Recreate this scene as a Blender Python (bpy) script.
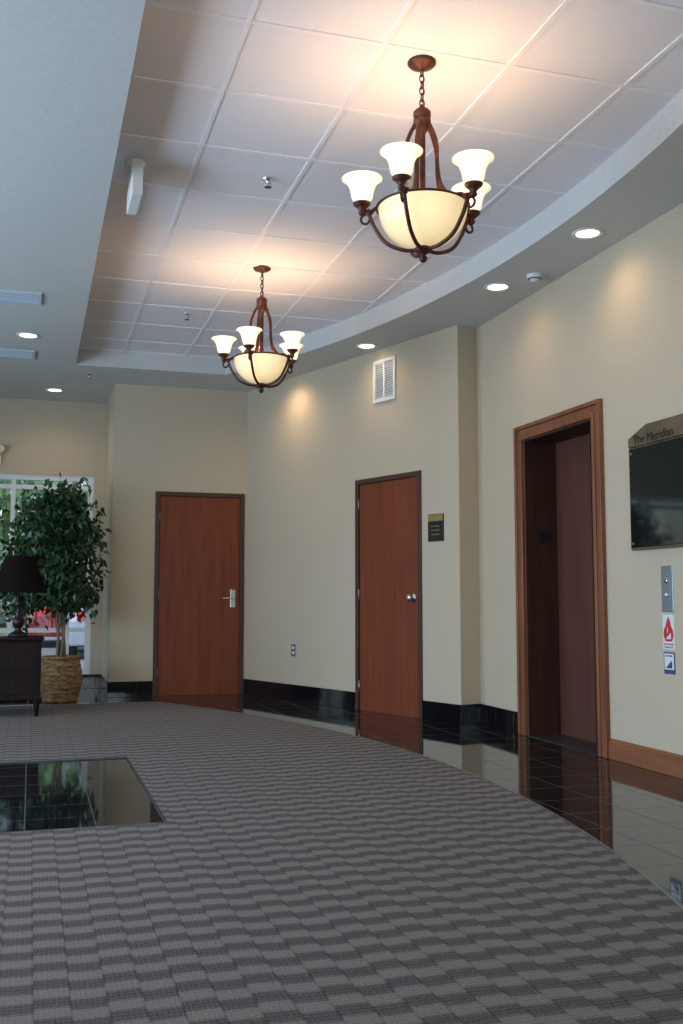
import bpy, math, random
from mathutils import Vector, Matrix
R=math.radians
scn=bpy.context.scene
for o in list(bpy.data.objects): bpy.data.objects.remove(o)
scn.view_settings.view_transform='Standard'

# ------------------------------------------------------------ materials
def mat(name,col,rough=.5,metal=0,emit=None,estr=0,spec=.5,coat=0):
    m=bpy.data.materials.new(name); m.use_nodes=True
    b=m.node_tree.nodes['Principled BSDF']
    b.inputs['Base Color'].default_value=(*col,1); b.inputs['Roughness'].default_value=rough
    b.inputs['Metallic'].default_value=metal; b.inputs['Specular IOR Level'].default_value=spec
    b.inputs['Coat Weight'].default_value=coat
    if emit: b.inputs['Emission Color'].default_value=(*emit,1); b.inputs['Emission Strength'].default_value=estr
    return m
def N(m,t,**k):
    n=m.node_tree.nodes.new(t)
    for a,v in k.items(): setattr(n,a,v)
    return n
def L(m,a,b): m.node_tree.links.new(a,b)
def noisy(m,c1,c2,scale=(5,5,5),nscale=1,detail=4,bump=0,bdist=.01,coord='Object',lo=.35,hi=.65):
    b=m.node_tree.nodes['Principled BSDF']
    tc=N(m,'ShaderNodeTexCoord'); mp=N(m,'ShaderNodeMapping'); mp.inputs['Scale'].default_value=scale
    nz=N(m,'ShaderNodeTexNoise'); nz.inputs['Scale'].default_value=nscale; nz.inputs['Detail'].default_value=detail
    cr=N(m,'ShaderNodeValToRGB'); cr.color_ramp.elements[0].color=(*c1,1); cr.color_ramp.elements[1].color=(*c2,1)
    cr.color_ramp.elements[0].position=lo; cr.color_ramp.elements[1].position=hi
    L(m,tc.outputs[coord],mp.inputs[0]); L(m,mp.outputs[0],nz.inputs[0]); L(m,nz.outputs[0],cr.inputs[0]); L(m,cr.outputs[0],b.inputs['Base Color'])
    if bump:
        bp=N(m,'ShaderNodeBump'); bp.inputs['Strength'].default_value=bump; bp.inputs['Distance'].default_value=bdist
        L(m,nz.outputs[0],bp.inputs['Height']); L(m,bp.outputs[0],b.inputs['Normal'])
    return m
M={}
M['wall']=noisy(mat('wall_paint',(.5,.45,.33),.75,spec=.2),(.54,.452,.33),(.57,.482,.355),(60,60,60),1,3,.1,.002)
M['soffit']=noisy(mat('soffit_paint',(.6,.6,.57),.8,spec=.2),(.58,.58,.56),(.62,.62,.60),(40,40,40),1,3,.1,.002)
M['tile_ceil']=noisy(mat('acoustic_tile',(.6,.58,.56),.95,spec=.1),(.80,.77,.80),(.87,.84,.87),(120,120,120),1,3,.15,.002)
M['grid']=mat('grid_metal',(.87,.85,.87),.6)
M['doorwood']=noisy(mat('mahogany_veneer',(.2,.06,.02),.42,spec=.3),(.165,.038,.015),(.225,.056,.022),(14,14,.9),1.5,6,lo=.3,hi=.7)
M['frame']=mat('brown_frame_paint',(.070,.024,.015),.45)
M['oak']=noisy(mat('oak_trim',(.3,.12,.04),.4,coat=.1),(.165,.052,.020),(.27,.094,.038),(9,30,1.0),1.5,6,lo=.3,hi=.7)
M['oakh']=noisy(mat('oak_base',(.3,.12,.04),.4,coat=.1),(.20,.070,.026),(.30,.108,.042),(1.2,30,20),1.5,6,lo=.3,hi=.7)
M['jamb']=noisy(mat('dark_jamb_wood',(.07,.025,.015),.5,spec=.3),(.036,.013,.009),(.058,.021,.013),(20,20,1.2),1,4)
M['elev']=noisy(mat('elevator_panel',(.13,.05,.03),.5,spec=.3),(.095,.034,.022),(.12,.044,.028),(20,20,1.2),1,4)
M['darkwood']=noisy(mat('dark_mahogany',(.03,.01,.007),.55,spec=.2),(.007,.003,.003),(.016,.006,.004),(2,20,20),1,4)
M['blacktile']=mat('black_base_tile',(.006,.006,.007),.07)
M['chrome']=mat('satin_chrome',(.7,.7,.7),.25,1)
M['brushed']=mat('brushed_steel',(.42,.47,.52),.4,1)
M['diff']=mat('diffuser_enamel',(.50,.60,.68),.45)
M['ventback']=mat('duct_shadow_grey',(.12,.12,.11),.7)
M['white']=mat('white_plastic',(.75,.75,.72),.4)
M['whiteframe']=mat('white_aluminium',(.8,.8,.8),.35)
M['black']=mat('black_plastic',(.012,.012,.012),.35)
M['blackglass']=mat('black_glass',(.01,.012,.012),.05)
M['gold']=mat('brass',(.6,.42,.16),.35,1)
M['bronzeplate']=noisy(mat('bronze_plate',(.22,.17,.10),.4,.6),(.16,.125,.075),(.23,.18,.11),(8,8,8))
M['red']=mat('red_print',(.55,.025,.03),.5); M['blue']=mat('blue_print',(.03,.07,.16),.5); M['paper']=mat('white_print',(.72,.74,.74),.5)
M['iron']=noisy(mat('rust_bronze_iron',(.09,.03,.018),.45,.4),(.060,.016,.010),(.115,.034,.018),(25,25,25))
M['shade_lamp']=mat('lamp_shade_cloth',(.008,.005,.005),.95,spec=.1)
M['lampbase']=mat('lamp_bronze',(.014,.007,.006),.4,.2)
M['trunk']=noisy(mat('ficus_bark',(.2,.14,.09),.8),(.16,.11,.07),(.32,.23,.15),(20,20,4),1,4,.5,.004)
M['leaf']=noisy(mat('ficus_leaf',(.02,.06,.02),.4),(.006,.028,.010),(.024,.08,.026),(6,6,6),1,2)
M['wicker']=noisy(mat('wicker',(.3,.18,.08),.7),(.18,.09,.032),(.45,.28,.12),(14,14,40),1,4,.4,.004)
M['soil']=noisy(mat('moss_soil',(.05,.035,.02),.95),(.03,.022,.012),(.09,.06,.035),(30,30,30))
M['asphalt']=noisy(mat('asphalt',(.2,.2,.2),.9),(.20,.22,.25),(.26,.28,.31),(3,3,3))
M['grass']=noisy(mat('grass',(.1,.2,.04),.9),(.08,.16,.045),(.15,.25,.08),(2,2,2))
M['treeleaf']=noisy(mat('tree_leaf',(.08,.2,.04),.6),(.05,.13,.05),(.14,.27,.10),(.6,.6,.6))
M['carred']=mat('car_paint_red',(.28,.02,.03),.3,coat=.4); M['carwhite']=mat('car_paint_silver',(.32,.37,.46),.25,coat=.6)
M['tyre']=mat('tyre',(.02,.02,.02),.8); M['taillight']=mat('taillight',(.6,.01,.01),.2)
M['strip']=mat('edge_strip',(.20,.23,.26),.4,.5)
M['matstrip']=mat('dark_mat_edge',(.06,.06,.065),.4,.5)
M['downglow']=mat('downlight_lamp',(.9,.85,.7),.5,emit=(1,.80,.52),estr=7)
# frosted glowing glass
def glass_glow(name,base,col,estr,edge):
    m=mat(name,base,.35,emit=col,estr=estr)
    b=m.node_tree.nodes['Principled BSDF']
    lw=N(m,'ShaderNodeLayerWeight'); lw.inputs[0].default_value=.5
    mr=N(m,'ShaderNodeMapRange'); mr.inputs[1].default_value=0; mr.inputs[2].default_value=1; mr.inputs[3].default_value=estr; mr.inputs[4].default_value=edge
    L(m,lw.outputs['Facing'],mr.inputs[0]); L(m,mr.outputs[0],b.inputs['Emission Strength'])
    return m
M['shade']=glass_glow('frosted_shade_glass',(.80,.64,.42),(1,.80,.52),1.9,.45)
M['bowl']=glass_glow('amber_bowl_glass',(.75,.56,.32),(1,.76,.42),.95,.32)
# thin window glass
m=bpy.data.materials.new('window_glass'); m.use_nodes=True; nt=m.node_tree; nt.nodes.clear()
o_=nt.nodes.new('ShaderNodeOutputMaterial'); mx=nt.nodes.new('ShaderNodeMixShader'); tr=nt.nodes.new('ShaderNodeBsdfTransparent'); gl=nt.nodes.new('ShaderNodeBsdfGlossy')
gl.inputs['Roughness'].default_value=.02; mx.inputs[0].default_value=.06; tr.inputs[0].default_value=(.80,.88,.92,1)
nt.links.new(tr.outputs[0],mx.inputs[1]); nt.links.new(gl.outputs[0],mx.inputs[2]); nt.links.new(mx.outputs[0],o_.inputs[0]); M['glass']=m
# black granite floor with grout
m=mat('black_granite_tile',(.012,.012,.013),.04,spec=1.0); b=m.node_tree.nodes['Principled BSDF']
b.inputs['IOR'].default_value=1.55
tc=N(m,'ShaderNodeTexCoord'); br=N(m,'ShaderNodeTexBrick'); br.offset=0; br.inputs['Scale'].default_value=1
br.inputs['Brick Width'].default_value=.305; br.inputs['Row Height'].default_value=.305; br.inputs['Mortar Size'].default_value=.0025; br.inputs['Mortar Smooth'].default_value=.1
br.inputs['Color1'].default_value=(.010,.010,.012,1); br.inputs['Color2'].default_value=(.016,.016,.018,1); br.inputs['Mortar'].default_value=(.03,.03,.03,1)
L(m,tc.outputs['Object'],br.inputs[0]); L(m,br.outputs['Color'],b.inputs['Base Color'])
mr=N(m,'ShaderNodeMapRange'); mr.inputs[3].default_value=.045; mr.inputs[4].default_value=.7
L(m,br.outputs['Fac'],mr.inputs[0]); L(m,mr.outputs[0],b.inputs['Roughness'])
bp=N(m,'ShaderNodeBump'); bp.invert=True; bp.inputs['Strength'].default_value=.5; bp.inputs['Distance'].default_value=.002
L(m,br.outputs['Fac'],bp.inputs['Height']); L(m,bp.outputs[0],b.inputs['Normal']); M['granite']=m
# carpet
m=mat('woven_carpet',(.2,.18,.16),.95,spec=.08); b=m.node_tree.nodes['Principled BSDF']
b.inputs['Sheen Weight'].default_value=.05; b.inputs['Sheen Roughness'].default_value=.4; b.inputs['Sheen Tint'].default_value=(.8,.9,1,1)
tc=N(m,'ShaderNodeTexCoord'); sp=N(m,'ShaderNodeSeparateXYZ'); L(m,tc.outputs['Object'],sp.inputs[0])
def mth(op,a,bb=None,c=None):
    n=N(m,'ShaderNodeMath',operation=op)
    for i,v in enumerate((a,bb,c)):
        if v is None: continue
        if isinstance(v,(int,float)): n.inputs[i].default_value=v
        else: L(m,v,n.inputs[i])
    return n.outputs[0]
CW,CH=.088,.128
sx=mth('DIVIDE',mth('ADD',sp.outputs[0],10),CW); col=mth('FLOOR',sx); odd=mth('MODULO',col,2)
wob=mth('MULTIPLY',mth('SINE',mth('MULTIPLY',sp.outputs[0],9.5)),.06)
sy=mth('ADD',mth('ADD',mth('DIVIDE',mth('ADD',sp.outputs[1],10),CH),mth('MULTIPLY',odd,.20)),wob); fy=mth('FRACT',sy)
tri=mth('ABSOLUTE',mth('SUBTRACT',fy,.5))
band=N(m,'ShaderNodeMapRange'); band.interpolation_type='SMOOTHSTEP'
L(m,tri,band.inputs[0]); band.inputs[1].default_value=.15; band.inputs[2].default_value=.33; band.inputs[3].default_value=1; band.inputs[4].default_value=0
fx=mth('FRACT',sx); ex=mth('ABSOLUTE',mth('SUBTRACT',fx,.5)); edge=mth('MULTIPLY',mth('GREATER_THAN',ex,.45),.13)
edge2=mth('MULTIPLY',mth('GREATER_THAN',tri,.47),.08)
rib=mth('MULTIPLY',mth('ADD',mth('SINE',mth('MULTIPLY',sp.outputs[1],340)),1),.07)
ribx=mth('MULTIPLY',mth('ADD',mth('SINE',mth('MULTIPLY',sp.outputs[0],480)),1),.04)
nz=N(m,'ShaderNodeTexNoise'); nz.inputs['Scale'].default_value=140; nz.inputs['Detail'].default_value=3; L(m,tc.outputs['Object'],nz.inputs[0])
f=mth('SUBTRACT',mth('SUBTRACT',mth('SUBTRACT',mth('SUBTRACT',mth('ADD',mth('MULTIPLY',band.outputs[0],.46),mth('MULTIPLY',nz.outputs[0],.90)),edge),edge2),rib),ribx)
cr=N(m,'ShaderNodeValToRGB'); cr.color_ramp.elements[0].position=0.05; cr.color_ramp.elements[1].position=1.0
cr.color_ramp.elements[0].color=(.036,.029,.025,1); cr.color_ramp.elements[1].color=(.245,.200,.165,1)
L(m,f,cr.inputs[0]); L(m,cr.outputs[0],b.inputs['Base Color'])
bp=N(m,'ShaderNodeBump'); bp.inputs['Strength'].default_value=.5; bp.inputs['Distance'].default_value=.006; L(m,f,bp.inputs['Height']); L(m,bp.outputs[0],b.inputs['Normal']); M['carpet']=m

# ------------------------------------------------------------ mesh builder
class MB:
    def __init__(s): s.v=[];s.f=[];s.m=[];s.s=[];s.mats=[]
    def mi(s,k):
        if k not in s.mats: s.mats.append(k)
        return s.mats.index(k)
    def face(s,idx,k,sm=False): s.f.append(idx); s.m.append(s.mi(k)); s.s.append(sm)
    def quad(s,a,b,c,d,k):
        n=len(s.v); s.v+= [a,b,c,d]; s.face((n,n+1,n+2,n+3),k)
    def box(s,x0,x1,y0,y1,z0,z1,k):
        n=len(s.v)
        s.v+=[(x0,y0,z0),(x1,y0,z0),(x1,y1,z0),(x0,y1,z0),(x0,y0,z1),(x1,y0,z1),(x1,y1,z1),(x0,y1,z1)]
        for q in ((3,2,1,0),(4,5,6,7),(0,1,5,4),(1,2,6,5),(2,3,7,6),(3,0,4,7)): s.face(tuple(n+i for i in q),k)
        return s
    def prism(s,pts,axis,a0,a1,k):
        n=len(s.v);c=len(pts)
        def P(p,a): return {'x':(a,p[0],p[1]),'y':(p[0],a,p[1]),'z':(p[0],p[1],a)}[axis]
        s.v+=[P(p,a0) for p in pts]+[P(p,a1) for p in pts]
        s.face(tuple(n+i for i in range(c))[::-1],k); s.face(tuple(n+c+i for i in range(c)),k)
        for i in range(c): j=(i+1)%c; s.face((n+i,n+j,n+c+j,n+c+i),k)
    def lathe(s,prof,c=(0,0,0),n=32,k='white',sm=True,fn=None):
        b=len(s.v)
        for (r,z) in prof:
            for i in range(n):
                a=2*math.pi*i/n; rr=r if fn is None else fn(r,z,a)
                s.v.append((c[0]+rr*math.cos(a),c[1]+rr*math.sin(a),c[2]+z))
        for j in range(len(prof)-1):
            for i in range(n):
                i2=(i+1)%n; s.face((b+j*n+i,b+j*n+i2,b+(j+1)*n+i2,b+(j+1)*n+i),k,sm)
        return s
    def tube(s,pts,rad,n=8,k='iron',closed=False,caps=True):
        pts=[Vector(p) for p in pts]; c=len(pts); b=len(s.v)
        rs=rad if isinstance(rad,(list,tuple)) else [rad]*c
        prev=None
        for i,p in enumerate(pts):
            if closed: t=(pts[(i+1)%c]-pts[i-1])
            else: t=pts[min(i+1,c-1)]-pts[max(i-1,0)]
            t.normalize()
            if prev is None:
                u=Vector((0,0,1)) if abs(t.z)<.9 else Vector((1,0,0)); u=(u-t*u.dot(t)).normalized()
            else: u=(prev-t*prev.dot(t)).normalized()
            prev=u; w=t.cross(u)
            for q in range(n):
                a=2*math.pi*q/n; s.v.append(tuple(p+(u*math.cos(a)+w*math.sin(a))*rs[i]))
        for i in range(c if closed else c-1):
            j=(i+1)%c
            for q in range(n):
                q2=(q+1)%n; s.face((b+i*n+q,b+i*n+q2,b+j*n+q2,b+j*n+q),k,True)
        if caps and not closed:
            s.face(tuple(b+q for q in range(n))[::-1],k); s.face(tuple(b+(c-1)*n+q for q in range(n)),k)
        return s
    def build(s,name,mtx=None,parent=None,bevel=0,seg=2):
        me=bpy.data.meshes.new(name); me.from_pydata(s.v,[],s.f)
        for k in s.mats: me.materials.append(M[k])
        me.polygons.foreach_set('material_index',s.m); me.polygons.foreach_set('use_smooth',s.s); me.update()
        o=bpy.data.objects.new(name,me); scn.collection.objects.link(o)
        if parent is not None: o.parent=parent
        elif mtx is not None: o.matrix_world=mtx
        if bevel:
            md=o.modifiers.new('bevel','BEVEL'); md.width=bevel; md.segments=seg; md.limit_method='ANGLE'
        return o
def empty(name,loc=(0,0,0),mtx=None):
    e=bpy.data.objects.new(name,None); scn.collection.objects.link(e); e.empty_display_size=.2
    e.matrix_world=mtx if mtx is not None else Matrix.Translation(loc)
    return e
def spline(pts,n=8):
    P=[Vector(p) for p in pts]; P=[P[0]*2-P[1]]+P+[P[-1]*2-P[-2]]; out=[]
    for i in range(1,len(P)-2):
        for j in range(n):
            t=j/n; a,b,c,d=P[i-1:i+3]
            out.append(.5*((2*b)+(c-a)*t+(2*a-5*b+4*c-d)*t*t+(3*b-a-3*c+d)*t**3))
    out.append(P[-2]); return out
def wallM(p0,p1):
    d=Vector((p1[0]-p0[0],p1[1]-p0[1],0)); Ln=d.length; d.normalize(); y=Vector((-d.y,d.x,0))
    return Matrix(((d.x,y.x,0,p0[0]),(d.y,y.y,0,p0[1]),(0,0,1,0),(0,0,0,1))),Ln

CEIL=3.28; TILE=3.45; TH=.15
# ------------------------------------------------------------ walls
def wall(name,p0,p1,ops=()):
    mt,Ln=wallM(p0,p1); w=MB(); x=0
    for (a,b_,z0,z1) in sorted(ops):
        if a>x: w.box(x,a,0,TH,0,CEIL,'wall')
        if z0>0: w.box(a,b_,0,TH,0,z0,'wall')
        w.box(a,b_,0,TH,z1,CEIL,'wall'); x=b_
    if x<Ln: w.box(x,Ln,0,TH,0,CEIL,'wall')
    w.build('wall_'+name,mt)
    return mt,Ln
def baseboard(name,mt,segs):
    w=MB()
    for (a,b_,k) in segs:
        if k=='blacktile':
            x=a
            while x<b_-1e-4:
                e=min(x+.305,b_); w.box(x+.001,e-.001,-.014,0,0.001,.16,k); x=e
        else:
            w.box(a,b_,-.018,0,0.001,.105,k); w.box(a,b_,-.012,0,.105,.13,k)
    w.build('baseboard_'+name,mt,bevel=.002)
RY=7.56
mB,lB=wall('back',(-3.2,11.8),(.79,11.8),[(1.2,3.86,.16,2.42)])
baseboard('back',mB,[(0,lB,'blacktile')])
mA,lA=wall('alcove',(.79,11.8),(.79,10.81)); baseboard('alcove',mA,[(0.015,lA+.15,'blacktile')])
mD,lD=wall('far',(.79,10.66),(2.22,10.66),[(.445,1.405,0,2.15)])
baseboard('far',mD,[(-.014,.445,'blacktile'),(1.405,lD,'blacktile')])
mM,lM=wall('angled',(2.22,10.66),(3.33,7.50),[(1.96,2.885,0,2.11)])
baseboard('angled',mM,[(0.01,1.96,'blacktile'),(2.885,lM+.01,'blacktile')])
mT,lT=wall('return',(3.33,7.50),(3.53,RY)); baseboard('return',mT,[(-.005,lT,'blacktile')])
EA,EB=RY-6.85,RY-5.64
mR,lR=wall('right',(3.53,RY),(3.53,-3),[(EA+.11,EB-.11,0,2.2)])
baseboard('right',mR,[(.0,EA,'blacktile'),(EB,lR,'oakh')])
mK,lK=wall('rear',(3.53,-3),(-3.2,-3),[(1.3,5.5,.1,2.5)])
mL,lL=wall('left',(-3.2,-3),(-3.2,11.8),[(1.5,4.7,.5,2.6),(5.3,8.5,.5,2.6),(9.1,12.3,.5,2.6)])
baseboard('left',mL,[(0,lL,'blacktile')]); baseboard('rear',mK,[(0,1.3,'blacktile'),(5.5,lK,'blacktile')])

def window(name,mt,a,b_,z0,z1,vs,hs,sill=False):
    w=MB(); f=.06
    w.box(a,b_,.02,.10,z0,z0+f,'whiteframe'); w.box(a,b_,.02,.10,z1-f,z1,'whiteframe')
    w.box(a,a+f,.02,.10,z0+f,z1-f,'whiteframe'); w.box(b_-f,b_,.02,.10,z0+f,z1-f,'whiteframe')
    for v in vs: w.box(v-.025,v+.025,.03,.09,z0+f,z1-f,'whiteframe')
    xs=[a+f]+list(vs)+[b_-f]
    for h in hs:
        for i in range(len(xs)-1): w.box(xs[i]+(.025 if i else 0),xs[i+1]-(.025 if i<len(xs)-2 else 0),.03,.09,h-.025,h+.025,'whiteframe')
    w.quad((a+f,.06,z0+f),(b_-f,.06,z0+f),(b_-f,.06,z1-f),(a+f,.06,z1-f),'glass')
    return w.build(name,mt)
window('window_1',mB,1.2,3.86,.16,2.42,(2.09,2.98,3.60),(.66,2.28))
for i,a in enumerate((1.5,5.3,9.1)): window('window_%d'%(i+2),mL,a,a+3.2,.5,2.6,(a+1.07,a+2.13),())
window('window_5',mK,1.3,5.5,.1,2.5,(2.35,3.4,4.45),(2.1,))

# ------------------------------------------------------------ floor
w=MB(); w.box(-3.4,4.6,-3.2,12,-.1,0,'granite'); w.build('floor')
def carc(y):
    if y<1.0: y=1.0
    return -6.36+math.sqrt(8.8**2-(y-5.5)**2)
mx0,mx1,my0,my1=-1.35,.61,4.62,6.58
ys=sorted(set([-2.98,0,1.0,my0,my1,10.02]+[1+i*(9.02/60) for i in range(61)]))
w=MB(); T=.007
for i in range(len(ys)-1):
    y0,y1=ys[i],ys[i+1]; a=-3.18
    segs=[(a,a,carc(y0),carc(y1))]
    if y0>=my0-1e-6 and y1<=my1+1e-6: segs=[(a,a,mx0,mx0),(mx1,mx1,carc(y0),carc(y1))]
    for (a0,a1,c0,c1) in segs:
        w.quad((a0,y0,T),(c0,y0,T),(c1,y1,T),(a1,y1,T),'carpet')
w.build('carpet')
w=MB()
edge=[(carc(y),y) for y in ys]
for i in range(len(edge)-1):
    (x0,y0),(x1,y1)=edge[i],edge[i+1]; e=.012
    w.quad((x0,y0,T+.001),(x0+e,y0,T+.001),(x1+e,y1,T+.001),(x1,y1,T+.001),'strip')
    w.quad((x0+e,y0,T+.001),(x0+e,y0,0),(x1+e,y1,0),(x1+e,y1,T+.001),'strip')
xe=edge[-1][0]
w.box(-3.18,xe+.012,10.02,10.032,0,T+.001,'strip')
w.box(mx0,mx1,my0,my0+.006,0,T+.001,'matstrip'); w.box(mx0,mx1,my1-.006,my1,0,T+.001,'matstrip')
w.box(mx1-.006,mx1,my0,my1,0,T+.001,'matstrip'); w.box(mx0,mx0+.006,my0,my1,0,T+.001,'matstrip')
w.build('trim_carpet_edge')

# ------------------------------------------------------------ ceiling
TX,TY0,TY1,CYc,RR,CXc=.36,.7,9.9,5.3,9.4,-6.37
def tarc(y): return CXc+math.sqrt(RR**2-(y-CYc)**2)
w=MB(); n=72; tys=[TY0+(TY1-TY0)*i/n for i in range(n+1)]
X0,X1,Y0,Y1=-3.4,4.6,-3.2,12
w.quad((X0,Y0,CEIL),(X0,TY0,CEIL),(X1,TY0,CEIL),(X1,Y0,CEIL),'soffit')
w.quad((X0,TY1,CEIL),(X0,Y1,CEIL),(X1,Y1,CEIL),(X1,TY1,CEIL),'soffit')
w.quad((X0,TY0,CEIL),(X0,TY1,CEIL),(TX,TY1,CEIL),(TX,TY0,CEIL),'soffit')
w.quad((TX,TY0,CEIL),(TX,TY1,CEIL),(TX,TY1,TILE+.02),(TX,TY0,TILE+.02),'soffit')
w.quad((TX,TY1,CEIL),(tarc(TY1),TY1,CEIL),(tarc(TY1),TY1,TILE+.02),(TX,TY1,TILE+.02),'soffit')
w.quad((TX,TY0,CEIL),(tarc(TY0),TY0,CEIL),(tarc(TY0),TY0,TILE+.02),(TX,TY0,TILE+.02),'soffit')
for i in range(n):
    y0,y1=tys[i],tys[i+1]; a,b_=tarc(y0),tarc(y1)
    w.quad((a,y0,CEIL),(b_,y1,CEIL),(X1,y1,CEIL),(X1,y0,CEIL),'soffit')
    w.quad((a,y0,CEIL),(b_,y1,CEIL),(b_,y1,TILE+.02),(a,y0,TILE+.02),'soffit')
w.quad((X0,Y0,TILE+.03),(X0,Y1,TILE+.03),(X1,Y1,TILE+.03),(X1,Y0,TILE+.03),'soffit')
w.build('ceiling')
w=MB()
w.quad((TX,TY0,TILE),(TX,TY1,TILE),(3.1,TY1,TILE),(3.1,TY0,TILE),'tile_ceil'); w.build('ceiling_tiles')
w=MB(); g=.012; zt=TILE-.005
def xs_ok(X):
    d=RR**2-(X-CXc)**2
    h=math.sqrt(d) if d>0 else 0
    return max(TY0,CYc-h),min(TY1,CYc+h)
for k in range(4):
    X=.82+.61*k; a,b_=xs_ok(X+.0)
    if b_>a: w.box(X-g,X+g,a,b_,zt,TILE+.003,'grid')
k=-7
while True:
    Y=4.59+.61*k; k+=1
    if Y<TY0: continue
    if Y>TY1: break
    w.box(TX,tarc(Y),Y-g,Y+g,zt-.0005,TILE+.003,'grid')
w.box(TX,TX+.02,TY0,TY1,zt,TILE+.003,'grid'); w.box(TX,tarc(TY1),TY1-.02,TY1,zt,TILE+.003,'grid')
w.build('ceiling_grid')

# ------------------------------------------------------------ doors
def door(name,mt,a,b_,top,handle,side):
    e=empty(name,mtx=mt); f=.045
    w=MB()
    w.box(a,a+f,-.014,TH,0.001,top,'frame'); w.box(b_-f,b_,-.014,TH,0.001,top,'frame'); w.box(a+f,b_-f,-.014,TH,top-f,top,'frame')
    w.box(a+f,a+f+.015,.06,TH,0.001,top-f,'frame'); w.box(b_-f-.015,b_-f,.06,TH,0.001,top-f,'frame')
    w.box(a+f,b_-f,.052,TH,0.0005,.03,'frame')
    w.build('door_frame',parent=e,bevel=.003)
    w=MB(); w.box(a+f+.003,b_-f-.003,.006,.05,.001,top-f-.003,'doorwood'); w.build('door_slab',parent=e,bevel=.001)
    w=MB()
    for z in (.22,1.05,1.88):
        x=a+f+.001 if side>0 else b_-f-.001
        w.lathe([(0,-.05),(.007,-.05),(.007,.05),(0,.05)],(x,-.004,z),10,'brushed')
    w.build('hinges',parent=e)
    w=MB(); hx=(b_-f-.075) if side>0 else (a+f+.075); hz=1.02
    if handle=='lever':
        w.box(hx-.028,hx+.028,-.004,.006,hz-.10,hz+.09,'chrome')
        w.tube([(hx,-.004,hz),(hx,-.055,hz)],.011,12,'chrome')
        w.tube([(hx+.005*side,-.055,hz),(hx-.05*side,-.058,hz),(hx-.12*side,-.052,hz-.004)],[.011,.010,.008],12,'chrome')
        w.tube([(hx,-.004,hz+.06),(hx,-.012,hz+.06)],.012,12,'chrome')
    else:
        prof=[(0,.001),(.038,.001),(.038,.008),(.013,.012),(.012,.032),(.027,.04),(.033,.052),(.030,.064),(.016,.070),(0,.071)]
        tmp=MB(); tmp.lathe(prof,(0,0,0),24,'chrome')
        off=len(w.v); w.v+=[(hx+v[0],.006-v[2],hz+v[1]) for v in tmp.v]
        for fc in tmp.f: w.face(tuple(off+i for i in fc),'chrome',True)
    w.build('handle',parent=e,bevel=.002 if handle=='lever' else 0)
    return e
door('door_1',mD,.445,1.405,2.15,'lever',1)
door('door_2',mM,1.96,2.885,2.11,'knob',1)

# elevator
e=empty('elevator_doorway',mtx=mR)
w=MB()
a,b_,tp=EA,EB,2.31; c=.11
for (i0,i1,d) in ((0,.03,.034),(.03,.075,.022),(.075,.11,.030)):
    w.box(a+i0,a+i1,-d,0,.001,tp-i0,'oak'); w.box(b_-i1,b_-i0,-d,0,.001,tp-i0,'oak'); w.box(a+i1,b_-i1,-d,0,tp-i1,tp-i0,'oak')
w.build('oak_casing',parent=e,bevel=.005,seg=3)
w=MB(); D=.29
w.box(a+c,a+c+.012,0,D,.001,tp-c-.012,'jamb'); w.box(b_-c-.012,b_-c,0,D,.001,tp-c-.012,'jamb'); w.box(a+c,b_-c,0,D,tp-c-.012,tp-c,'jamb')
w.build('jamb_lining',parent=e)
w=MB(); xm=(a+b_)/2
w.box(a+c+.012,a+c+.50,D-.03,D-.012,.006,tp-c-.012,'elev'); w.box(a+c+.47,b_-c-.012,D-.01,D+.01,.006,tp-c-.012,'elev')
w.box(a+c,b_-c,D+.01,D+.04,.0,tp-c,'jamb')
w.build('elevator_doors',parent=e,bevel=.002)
w=MB(); w.box(a+c+.012,a+c+.018,.10,.20,1.43,1.52,'black'); w.box(a+c+.018,a+c+.021,.125,.175,1.45,1.50,'blackglass')
w.build('floor_marker',parent=e)
w=MB(); w.box(a+c+.012,b_-c-.012,.0,D-.03,.0005,.006,'matstrip'); w.build('threshold_sill',parent=e)

# call panel & signs
def s_of(Y): return RY-Y
e=empty('elevator_call_panel',mtx=mR); sc=s_of(5.0)
w=MB(); w.box(sc-.055,sc+.055,-.006,0,.93,1.20,'brushed'); w.build('plate',parent=e,bevel=.003)
w=MB()
for z,k in ((1.11,'red'),(1.03,'white')):
    tmp=MB(); tmp.lathe([(.0,.012),(.009,.012),(.009,.006)],(0,0,0),20,k); tmp.lathe([(.009,.010),(.015,.010),(.015,.0)],(0,0,0),20,'chrome')
    off=len(w.v); w.v+=[(sc+v[0],-v[2]-.006,z+v[1]) for v in tmp.v]
    for fc,mi_ in zip(tmp.f,tmp.m): w.face(tuple(off+i for i in fc),tmp.mats[mi_],True)
w.build('buttons',parent=e)
def text(s,size,loc,k,parent,name,align='CENTER'):
    cu=bpy.data.curves.new(name,'FONT'); cu.body=s; cu.size=size; cu.extrude=.0008; cu.align_x=align; cu.align_y='CENTER'
    cu.materials.append(M[k]); o=bpy.data.objects.new(name,cu); scn.collection.objects.link(o); o.parent=parent
    o.matrix_basis=Matrix.Translation(loc)@Matrix.Rotation(R(90),4,'X'); return o
e=empty('fire_warning_sign',mtx=mR); w=MB()
w.box(sc-.055,sc+.055,-.003,0,.715,.915,'paper'); w.build('sign_plate',parent=e)
w=MB()
w.prism([(sc-.030,.762),(sc+.030,.762),(sc+.046,.79),(sc+.042,.825),(sc+.024,.850),(sc+.016,.88),(sc,.905),(sc-.014,.88),(sc-.026,.850),(sc-.044,.825),(sc-.046,.79)],'y',-.0045,-.003,'red')
w.build('flame_print',parent=e)
w=MB()
for i in range(4): w.box(sc-.024+.012*i,sc-.012+.012*i,-.006,-.0045,.775,.781+.009*i,'paper')
w.box(sc-.010,sc-.004,-.006,-.0045,.812,.840,'paper'); w.build('stair_print',parent=e)
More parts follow.
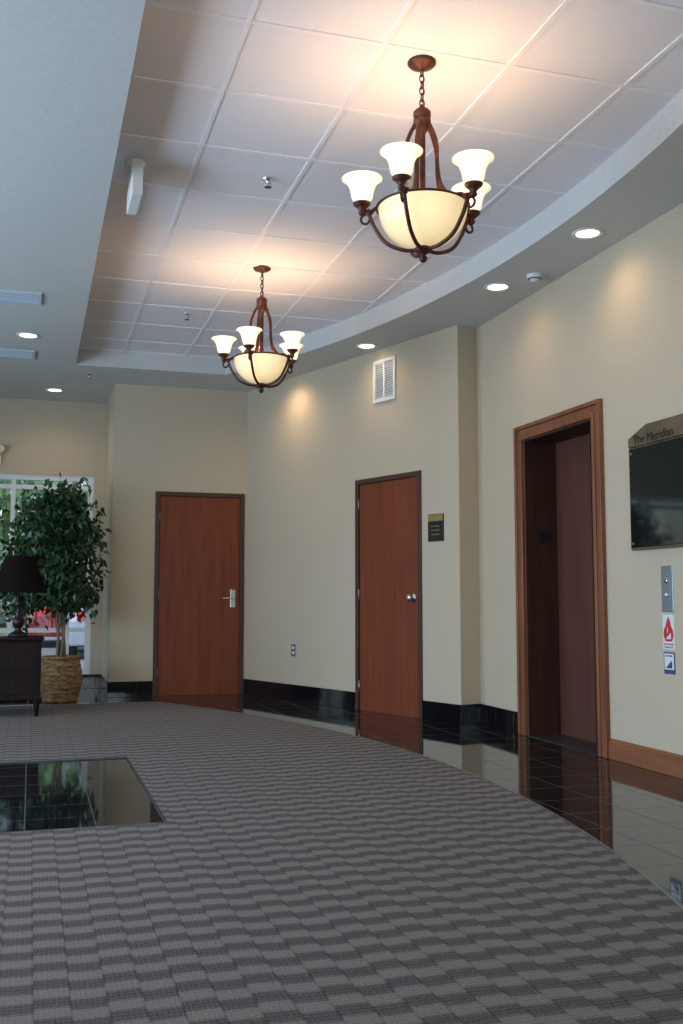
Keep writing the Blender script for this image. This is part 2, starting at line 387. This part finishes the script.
text('IN CASE OF FIRE',.0125,(sc,-.0045,.745),'red',e,'caption'); text('DO NOT USE',.0125,(sc,-.0045,.728),'red',e,'caption_line')
e=empty('stairs_notice',mtx=mR); w=MB(); w.box(sc-.052,sc+.052,-.003,0,.575,.70,'blue'); w.box(sc-.044,sc+.044,-.0045,-.003,.600,.692,'paper'); w.build('sign_plate',parent=e)
text('USE STAIRS',.013,(sc,-.006,.678),'blue',e,'caption')
w=MB()
for i in range(4): w.box(sc-.028+.014*i,sc-.014+.014*i,-.006,-.0045,.608,.616+.011*i,'blue')
w.build('stair_print',parent=e)

# directory board
e=empty('lobby_directory_sign',mtx=mR); s0=s_of(5.31); s1=s_of(4.30)
w=MB(); w.box(s0,s1,-.035,0,1.30,1.93,'bronzeplate'); w.build('backing',parent=e,bevel=.006)
w=MB(); w.box(s0+.012,s1-.012,-.042,-.035,1.315,1.92,'blackglass'); w.build('glass_panel',parent=e,bevel=.004)
w=MB(); w.prism([(s0+.01,1.93),(s0+.01,1.985),(s0+.20,2.05),(s1-.20,2.05),(s1-.01,1.985),(s1-.01,1.93)],'y',-.045,-.0,'bronzeplate')
w.build('header_plate',parent=e,bevel=.004)
text('The Meridian',.075,(s0+.07,-.047,1.965),'black',e,'header_text','LEFT')
w=MB()
for (px,pz) in ((s0+.04,1.34),(s0+.04,1.89),(s1-.04,1.34),(s1-.04,1.89)):
    w.box(px-.007,px+.007,-.048,-.042,pz-.007,pz+.007,'gold')
w.build('standoffs',parent=e)
# room plaque
e=empty('room_sign',mtx=mM); w=MB(); w.box(2.975,3.165,-.012,0,1.49,1.72,'black'); w.build('plaque',parent=e,bevel=.002)
w=MB(); w.box(2.98,3.16,-.015,-.012,1.66,1.715,'gold')
for z in (1.615,1.58,1.545): w.box(3.02,3.12,-.0135,-.012,z,z+.006,'gold')
w.build('lettering',parent=e)
# outlet
e=empty('wall_outlet',mtx=mM); w=MB(); w.box(.89,.97,-.006,0,.44,.56,'brushed'); w.build('cover_plate',parent=e,bevel=.003)
w=MB()
for z in (.475,.525): w.box(.915,.945,-.012,-.006,z-.014,z+.014,'white')
w.build('sockets',parent=e)
# return vent
e=empty('air_return_vent',mtx=mM); w=MB(); va,vb,vz0,vz1=2.235,2.55,2.79,3.18
for bx in ((va,vb,vz0,vz0+.03),(va,vb,vz1-.03,vz1),(va,va+.03,vz0+.03,vz1-.03),(vb-.03,vb,vz0+.03,vz1-.03),((va+vb)/2-.010,(va+vb)/2+.010,vz0+.03,vz1-.03)):
    w.box(bx[0],bx[1],-.014,0,bx[2],bx[3],'white')
w.build('vent_frame',parent=e,bevel=.002)
w=MB(); w.box(va+.03,vb-.03,-.002,0,vz0+.03,vz1-.03,'ventback')
z=vz0+.042
while z<vz1-.038:
    for (xa,xb) in ((va+.031,(va+vb)/2-.011),((va+vb)/2+.011,vb-.031)):
        w.quad((xa,-.013,z+.007),(xb,-.013,z+.007),(xb,-.003,z-.007),(xa,-.003,z-.007),'white')
    z+=.022
w.build('louvers',parent=e)
# emergency light on back wall
e=empty('emergency_light',mtx=mB); w=MB(); w.box(2.66,2.84,-.06,0,2.52,2.62,'white'); w.build('battery_box',parent=e,bevel=.008)
w=MB()
for x in (2.70,2.81):
    w.tube([(x,-.05,2.65),(x+.02,-.12,2.69)],[.03,.05],16,'white')
w.build('lamp_heads',parent=e)

# ------------------------------------------------------------ ceiling fixtures
def light(name,typ,loc,power,col,parent=None,**k):
    d=bpy.data.lights.new(name,typ); d.energy=power; d.color=col
    for a,v in k.items(): setattr(d,a,v)
    o=bpy.data.objects.new(name,d); scn.collection.objects.link(o)
    if parent: o.parent=parent
    o.location=loc; return o
WARM=(1,.72,.43)
for (x,y,p) in ((3.26,5.34,14),(3.20,6.48,9),(2.83,8.38,12),(2.33,9.63,24),(-.08,8.9,14),(.19,11.18,16),(3.2,3.9,13)):
    e=empty('recessed_downlight',(x,y,CEIL)); w=MB()
    w.lathe([(.098,0),(.098,-.006),(.082,-.009),(.07,-.002)],(0,0,0),32,'white')
    w.build('trim_ring',parent=e)
    w=MB(); w.lathe([(.072,-.002),(.04,-.004),(.0001,-.004)],(0,0,0),24,'downglow'); w.build('lamp',parent=e)
    s=light('spot','SPOT',(0,0,-.02),p,WARM,e,spot_size=R(150),spot_blend=1,shadow_soft_size=.07)
e=empty('smoke_detector',(3.33,6.16,CEIL)); w=MB(); w.lathe([(.055,0),(.055,-.018),(.045,-.03),(.03,-.034),(.026,-.045),(.0001,-.047)],(0,0,0),32,'white'); w.build('housing',parent=e)
w=MB(); w.lathe([(.0455,-.024),(.047,-.030),(.038,-.033)],(0,0,0),32,'black'); w.build('sensor_slot',parent=e)
for (x,y,z) in ((1.26,5.52,TILE),(1.22,8.43,TILE),(.51,10.27,CEIL)):
    e=empty('fire_sprinkler',(x,y,z)); w=MB(); w.lathe([(.035,0),(.035,-.004),(.015,-.012),(.010,-.03)],(0,0,0),24,'chrome')
    w.tube([(-.012,0,-.02),(-.016,0,-.035),(0,0,-.05)],.003,6,'chrome'); w.tube([(.012,0,-.02),(.016,0,-.035),(0,0,-.05)],.003,6,'chrome')
    w.lathe([(.0001,-.050),(.022,-.052),(.0001,-.054)],(0,0,0),16,'black'); w.build('head',parent=e)
for (x0,x1,y0,y1) in ((-.58,.02,7.62,7.92),(-.62,-.02,9.45,9.75)):
    e=empty('ceiling_air_diffuser',((x0+x1)/2,(y0+y1)/2,CEIL)); hx=(x1-x0)/2; hy=(y1-y0)/2; w=MB()
    for bx in ((-hx,hx,-hy,-hy+.03),(-hx,hx,hy-.03,hy),(-hx,-hx+.03,-hy+.03,hy-.03),(hx-.03,hx,-hy+.03,hy-.03)): w.box(*bx,-.014,0,'diff')
    w.build('diffuser_frame',parent=e)
    w=MB(); w.box(-hx+.03,hx-.03,-hy+.03,hy-.03,-.002,0,'ventback')
    yy=-hy+.04
    while yy<hy-.05:
        w.quad((-hx+.03,yy,-.003),(hx-.03,yy,-.003),(hx-.03,yy+.016,-.014),(-hx+.03,yy+.016,-.014),'diff'); yy+=.06
    w.build('vanes',parent=e)
e=empty('exit_sign',(.50,5.55,TILE)); w=MB(); w.box(-.03,.03,-.16,.16,-.235,-.035,'white'); w.build('housing',parent=e,bevel=.006)
w=MB(); w.box(-.05,.05,-.06,.06,-.035,0,'white'); w.build('canopy',parent=e,bevel=.006)
tx=bpy.data.curves.new('exit_text','FONT'); tx.body='EXIT'; tx.size=.13; tx.extrude=.001; tx.align_x='CENTER'; tx.align_y='CENTER'; tx.materials.append(M['red'])
o=bpy.data.objects.new('exit_text',tx); scn.collection.objects.link(o); o.parent=e
o.matrix_basis=Matrix.Translation((.032,0,-.135))@Matrix.Rotation(R(90),4,'Z')@Matrix.Rotation(R(90),4,'X')

# ------------------------------------------------------------ chandeliers
def chandelier(loc,phi0):
    e=empty('chandelier',loc)
    w=MB(); w.lathe([(.0001,0),(.064,0),(.066,-.008),(.058,-.018),(.033,-.028),(.016,-.036),(.0001,-.038)],(0,0,0),32,'iron')
    w.build('canopy',parent=e)
    w=MB(); z=-.036
    for i in range(6):
        pts=[]
        for q in range(16):
            a=2*math.pi*q/16; pts.append((.011*math.cos(a),0,.019*math.sin(a)) if i%2 else (0,.011*math.cos(a),.019*math.sin(a)))
        w.tube([(p[0],p[1],p[2]+z-.016) for p in pts],.0032,6,'iron',closed=True); z-=.029
    w.tube([(.006,0,-.03),(.010,.004,-.1),(.004,.0,-.2)],.0025,6,'iron')
    w.build('chain',parent=e)
    w=MB(); w.lathe([(.0001,-.205),(.012,-.207),(.014,-.22),(.030,-.228),(.040,-.24),(.040,-.262),(.032,-.268),(.040,-.276),(.040,-.292),(.030,-.30),(.034,-.312),(.022,-.33),(.014,-.345),
        (.013,-.60),(.02,-.62),(.013,-.64),(.010,-.86),(.0001,-.86)],(0,0,0),24,'iron')
    w.build('centre_stem',parent=e)
    w=MB(); w.lathe([(.0001,-.868),(.03,-.870),(.042,-.878),(.040,-.89),(.02,-.90),(.012,-.908),(.020,-.92),(.014,-.935),(.0001,-.943)],(0,0,0),24,'iron')
    w.build('finial',parent=e)
    prof=[]
    for i in range(15):
        t=i/14; prof.append((.200*math.sin(t*math.pi/2)**.95+1e-4,-.872+.180*(1-math.cos(t*math.pi/2))))
    prof.append((.208,-.686)); prof2=[(r-.005,z_+.004) for r,z_ in prof[::-1] if r>.02]
    w=MB(); w.lathe(prof+prof2,(0,0,0),48,'bowl'); w.build('glass_bowl',parent=e)
    arms=MB(); sh=MB()
    for i in range(5):
        a=R(phi0+72*i); ca,sa=math.cos(a),math.sin(a)
        def P(r,z_,t=0): return (r*ca-t*sa,r*sa+t*ca,z_)
        arms.tube(spline([P(.03,-.29),P(.058,-.345),P(.080,-.42),P(.082,-.51),P(.098,-.60),P(.15,-.668),P(.210,-.680),P(.242,-.712)],6),.0095,8,'iron')
        arms.tube(spline([P(.02,-.883),P(.09,-.880),P(.165,-.845),P(.216,-.775),P(.242,-.715),P(.262,-.690),P(.275,-.695)],6),.0095,8,'iron')
        sc_=[]
        for q in range(14):
            t=q/13*1.5*math.pi; rr=.026*(1-.45*q/13); sc_.append(P(.258+rr*math.cos(math.pi/2-t)*1.0,-.735+rr*math.sin(math.pi/2-t)))
        arms.tube(sc_,.006,8,'iron')
        arms.tube([P(.242,-.70+.012*math.sin(q*math.pi/4),.014*math.cos(q*math.pi/4)) for q in range(8)],.007,6,'iron',closed=True)
        cx,cy=.275*ca,.275*sa
        arms.lathe([(.0001,-.715),(.012,-.710),(.018,-.70),(.012,-.69),(.026,-.674),(.040,-.662),(.042,-.655),(.0001,-.655)],(cx,cy,0),20,'iron')
        pr=[(.022,-.656),(.038,-.648),(.047,-.632),(.051,-.610),(.056,-.588),(.066,-.566),(.082,-.548),(.093,-.541)]
        pr2=[(r-.004,z_+.001) for r,z_ in pr[::-1]]
        sh.lathe(pr+pr2,(cx,cy,0),32,'shade')
        light('bulb','POINT',(cx,cy,-.590),2.5,(1,.72,.46),e,shadow_soft_size=.03)
    arms.tube([(.208*math.cos(q*math.pi/24),.208*math.sin(q*math.pi/24),-.688) for q in range(48)],.006,6,'iron',closed=True)
    arms.build('arms',parent=e); sh.build('glass_shades',parent=e)
    light('bowl_bulb','POINT',(0.04,0,-.70),2.5,(1,.68,.42),e,shadow_soft_size=.05)
chandelier((1.644,4.07,TILE),-131)
chandelier((1.573,7.07,TILE),-121)

# ------------------------------------------------------------ side table and lamp
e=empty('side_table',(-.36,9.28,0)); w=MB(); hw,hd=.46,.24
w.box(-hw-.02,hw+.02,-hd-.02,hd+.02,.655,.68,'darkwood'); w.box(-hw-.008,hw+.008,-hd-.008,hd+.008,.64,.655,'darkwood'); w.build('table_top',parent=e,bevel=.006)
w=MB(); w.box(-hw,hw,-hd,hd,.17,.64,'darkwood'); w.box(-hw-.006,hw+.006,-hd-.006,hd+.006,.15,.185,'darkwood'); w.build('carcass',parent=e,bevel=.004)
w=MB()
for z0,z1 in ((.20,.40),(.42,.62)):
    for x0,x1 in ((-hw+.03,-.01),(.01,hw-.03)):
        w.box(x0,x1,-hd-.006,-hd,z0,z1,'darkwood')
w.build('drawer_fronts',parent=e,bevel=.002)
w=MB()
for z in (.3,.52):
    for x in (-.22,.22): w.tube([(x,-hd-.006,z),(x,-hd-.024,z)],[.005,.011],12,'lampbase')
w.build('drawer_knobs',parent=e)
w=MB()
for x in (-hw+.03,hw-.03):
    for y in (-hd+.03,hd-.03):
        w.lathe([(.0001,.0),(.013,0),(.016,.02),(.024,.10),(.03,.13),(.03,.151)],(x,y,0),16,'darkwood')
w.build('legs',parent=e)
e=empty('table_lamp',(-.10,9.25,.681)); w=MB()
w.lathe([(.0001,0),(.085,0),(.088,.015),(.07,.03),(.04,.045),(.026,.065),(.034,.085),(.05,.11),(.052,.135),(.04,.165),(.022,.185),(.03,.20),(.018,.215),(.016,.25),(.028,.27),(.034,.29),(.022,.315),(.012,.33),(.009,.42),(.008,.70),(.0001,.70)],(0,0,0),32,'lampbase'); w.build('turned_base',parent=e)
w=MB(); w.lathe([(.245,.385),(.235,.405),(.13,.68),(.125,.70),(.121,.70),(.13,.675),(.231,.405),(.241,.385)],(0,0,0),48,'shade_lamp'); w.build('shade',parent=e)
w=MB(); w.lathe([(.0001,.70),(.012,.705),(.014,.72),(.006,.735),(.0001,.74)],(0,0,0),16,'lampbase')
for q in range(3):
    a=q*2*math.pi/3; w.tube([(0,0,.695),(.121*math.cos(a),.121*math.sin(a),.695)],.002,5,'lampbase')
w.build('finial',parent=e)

# ------------------------------------------------------------ potted ficus
def leaves(w,rng,tips,per,spread,ln,k,droop=.5,clip=None):
    for (c,s) in tips:
        for i in range(per):
            d=Vector((rng.gauss(0,1),rng.gauss(0,1),rng.gauss(0,.8)))*spread*s
            p=Vector(c)+d
            dr=Vector((rng.uniform(-1,1),rng.uniform(-1,1),rng.uniform(-1,.35)-droop)).normalized()
            sd=dr.cross(Vector((rng.uniform(-1,1),rng.uniform(-1,1),rng.uniform(-1,1)))).normalized(); up=dr.cross(sd)
            l=ln*rng.uniform(.7,1.25); ww=l*.26; n=len(w.v)
            if clip and not clip(p): continue
            w.v+=[tuple(p),tuple(p+dr*l*.4+sd*ww+up*ww*.35),tuple(p+dr*l-up*l*.08),tuple(p+dr*l*.4-sd*ww+up*ww*.35),tuple(p+dr*l*.45)]
            w.face((n,n+1,n+4),k,True); w.face((n+1,n+2,n+4),k,True); w.face((n+2,n+3,n+4),k,True); w.face((n+3,n,n+4),k,True)
rng=random.Random(4)
e=empty('potted_ficus_tree',(.30,10.42,0))
w=MB()
prof=[]
for i in range(41):
    t=i/40; prof.append((.145+.055*math.sin(math.pi*(t*.85+.08))**1.0+.015*t,.002+.43*t))
def wick(r,z,a):
    row=int(round((z-.002)/.43*40)); return r+.005*math.sin(a*22+ (math.pi if (row//2)%2 else 0))+.003*math.sin(row*math.pi/2)
w.lathe([(0.0001,.002)]+prof,(0,0,0),132,'wicker',True,wick)
w.tube([(.175*math.cos(q*math.pi/24),.175*math.sin(q*math.pi/24),.43+.004*math.sin(q*3)) for q in range(48)],.017,8,'wicker',closed=True)
w.build('wicker_basket',parent=e)
w=MB(); w.lathe([(.165,.39),(.08,.405),(.0001,.41)],(0,0,0),32,'soil'); w.build('soil',parent=e)
w=MB(); tips=[]
for i in range(4):
    a=i*math.pi/2+.3
    pts=[(-.03*max(0,z-.5)+.035*math.cos(a+z*3.2)*(1 if z<1 else 1+1.5*(z-1)),.035*math.sin(a+z*3.2)*(1 if z<1 else 1+1.5*(z-1)),z) for z in [ .39,.5,.6,.7,.8,.9,1.0,1.1,1.25,1.4,1.6,1.8]]
    w.tube(spline(pts,3),[.017-.010*q/33 for q in range(34)],8,'trunk')
for i in range(96):
    a=rng.uniform(0,2*math.pi); z=rng.uniform(-1,1); rr=rng.uniform(.4,1)**.5
    cz=1.46; H=.64; Rr=.50
    rad=Rr*math.sqrt(max(0,1-z*z))*rr*rng.uniform(.75,1.1)
    if z<-.2: rad=Rr*rr*(.98+z*.3)
    tip=[rad*math.cos(a)-.10,min(rad*math.sin(a)-.02,9 if math.cos(a)*rad<.15 else .10),cz+H*z*rng.uniform(.85,1.05)]
    tip[0]=min(tip[0],.34+.03*rng.random())
    st=(.04*math.cos(a)-.03,.04*math.sin(a),max(.98,min(1.75,tip[2]-.15)))
    mid=(rad*.5*math.cos(a)-.06,(st[1]+tip[1])/2,(st[2]+tip[2])/2+.09)
    w.tube(spline([st,mid,tip],4),[.006-.0004*q for q in range(9)],5,'trunk'); tips.append((tip,1)); tips.append((mid,.9))
w.build('trunk_and_branches',parent=e)
w=MB(); leaves(w,rng,tips,30,.085,.08,'leaf',clip=lambda p:p.x<.41 and p.y<.9 and (p.y<.14 or p.x<.38)); w.build('foliage',parent=e)

# ------------------------------------------------------------ exterior
w=MB(); w.box(-70,70,-60,90,-.3,-.12,'grass'); w.build('ground')
w=MB(); w.box(-25,25,14.5,33,-.119,-.09,'asphalt'); w.build('parking_lot_ground')
def car(name,loc,rot,paint):
    e=empty(name,mtx=Matrix.Translation(loc)@Matrix.Rotation(R(rot),4,'Z'))
    def arch(cx,r=.36): return [(cx+r*math.cos(math.pi-q*math.pi/8),.32+r*math.sin(q*math.pi/8)) for q in range(9)]
    prof=[(-2.2,.25)]+arch(-1.35)+arch(1.3)+[(2.15,.25),(2.25,.5),(2.2,.72),(1.9,.86),(1.05,.97),(-1.6,1.0),(-2.15,.95),(-2.25,.7)]
    w=MB(); w.prism(prof,'y',-.88,.88,paint); w.build('body',parent=e,bevel=.05,seg=3)
    w=MB(); n=len(w.v); lo=[(-1.75,-.82),(1.1,-.82),(1.1,.82),(-1.75,.82)]; hi=[(-1.15,-.62),(.3,-.62),(.3,.62),(-1.15,.62)]
    w.v+=[(x,y,.97) for x,y in lo]+[(x,y,1.42) for x,y in hi]
    for q in ((0,1,5,4),(1,2,6,5),(2,3,7,6),(3,0,4,7)): w.face(q,'blackglass')
    w.face((4,5,6,7),paint); w.build('cabin_glass',parent=e)
    w=MB(); w.box(-1.2,.35,-.64,.64,1.41,1.46,paint)
    for sx in (-1,1):
        for (x0,x1) in ((-1.75,-1.15),(1.1,.3),(-.4,-.4)): w.tube([(x0,sx*.82,.98),(x1,sx*.63,1.43)],.035,6,paint)
    w.build('roof_and_pillars',parent=e,bevel=.02)
    w=MB()
    for cx in (-1.35,1.3):
        for sy in (-1,1):
            w.tube([(cx,sy*.70,.32),(cx,sy*.89,.32)],.32,24,'tyre'); w.tube([(cx,sy*.885,.32),(cx,sy*.9,.32)],.19,16,'chrome')
    w.build('wheels',parent=e)
    w=MB()
    for sy in (-1,1): w.box(-2.27,-2.2,sy*.55-.2,sy*.55+.2,.72,.88,'taillight'); w.box(2.18,2.26,sy*.6-.18,sy*.6+.18,.6,.72,'whiteframe')
    w.build('lights',parent=e)
car('car',(.65,26,-.09),95,'carred'); car('car',(-1.6,22,-.09),92,'carwhite'); car('car',(1.55,21,-.09),90,'carwhite'); car('car',(-4.2,22,-.09),90,'carwhite')
for i,(x,y,s) in enumerate(((-3.2,37,1.2),(.8,39,1.3),(4.5,38,1.2),(-8,39,1.3),(9,40,1.2),(-1.3,44,1.7))):
    e=empty('tree',(x,y,-.12)); rg=random.Random(i); w=MB()
    w.tube(spline([(0,0,0),(.1,0,1.5),(0,.1,3),(.1,0,4.5)],4),[.2*s-.01*q for q in range(13)],8,'trunk'); tp=[]
    for q in range(34):
        a=rg.uniform(0,6.28); rr=rg.uniform(.3,2.3)*s; z=rg.uniform(1.2,5.0)*s; tp.append(((rr*math.cos(a),rr*math.sin(a),z),1))
        w.tube([(0.05,0,min(4.3,z*.6+.5)),(rr*math.cos(a),rr*math.sin(a),z)],[.05,.02],5,'trunk')
    w.build('trunk',parent=e); w=MB(); leaves(w,rg,tp,45,.5*s,.5,'treeleaf'); w.build('foliage',parent=e)

# ------------------------------------------------------------ daylight
wd=bpy.data.worlds.new('sky'); scn.world=wd; wd.use_nodes=True; nt=wd.node_tree
sk=nt.nodes.new('ShaderNodeTexSky'); sk.sky_type='NISHITA'; sk.sun_disc=False; sk.sun_elevation=R(50); sk.sun_rotation=R(200); sk.air_density=1.3; sk.dust_density=2
nt.links.new(sk.outputs[0],nt.nodes['Background'].inputs[0]); nt.nodes['Background'].inputs[1].default_value=.25
s=light('sun','SUN',(0,-10,30),1.9,(1,.95,.88),angle=R(1)); s.rotation_euler=(R(42),0,R(-20))
COOL=(.66,.79,1.0)
def area(name,loc,rot,sx,sy,p):
    o=light(name,'AREA',loc,p,COOL,shape='RECTANGLE',size=sx,size_y=sy); o.rotation_euler=rot
for i,y in enumerate((.1,3.9,7.7)): area('window_daylight',(-3.02+-.4,y,1.55),(0,R(-90),0),2.1,3.2,(60,275,120)[i])
area('window_daylight',(.13,-3.35,1.3),(R(90),0,0),4.2,2.4,65)

# ------------------------------------------------------------ camera
cam=bpy.data.cameras.new('camera'); co=bpy.data.objects.new('camera',cam); scn.collection.objects.link(co); scn.camera=co
co.location=(0,0,1.0); co.rotation_euler=(R(90+5.03),0,R(-17.2)); cam.sensor_fit='VERTICAL'; cam.sensor_height=36; cam.sensor_width=24; cam.lens=1000/1024*36
cam.clip_start=.05; cam.clip_end=300
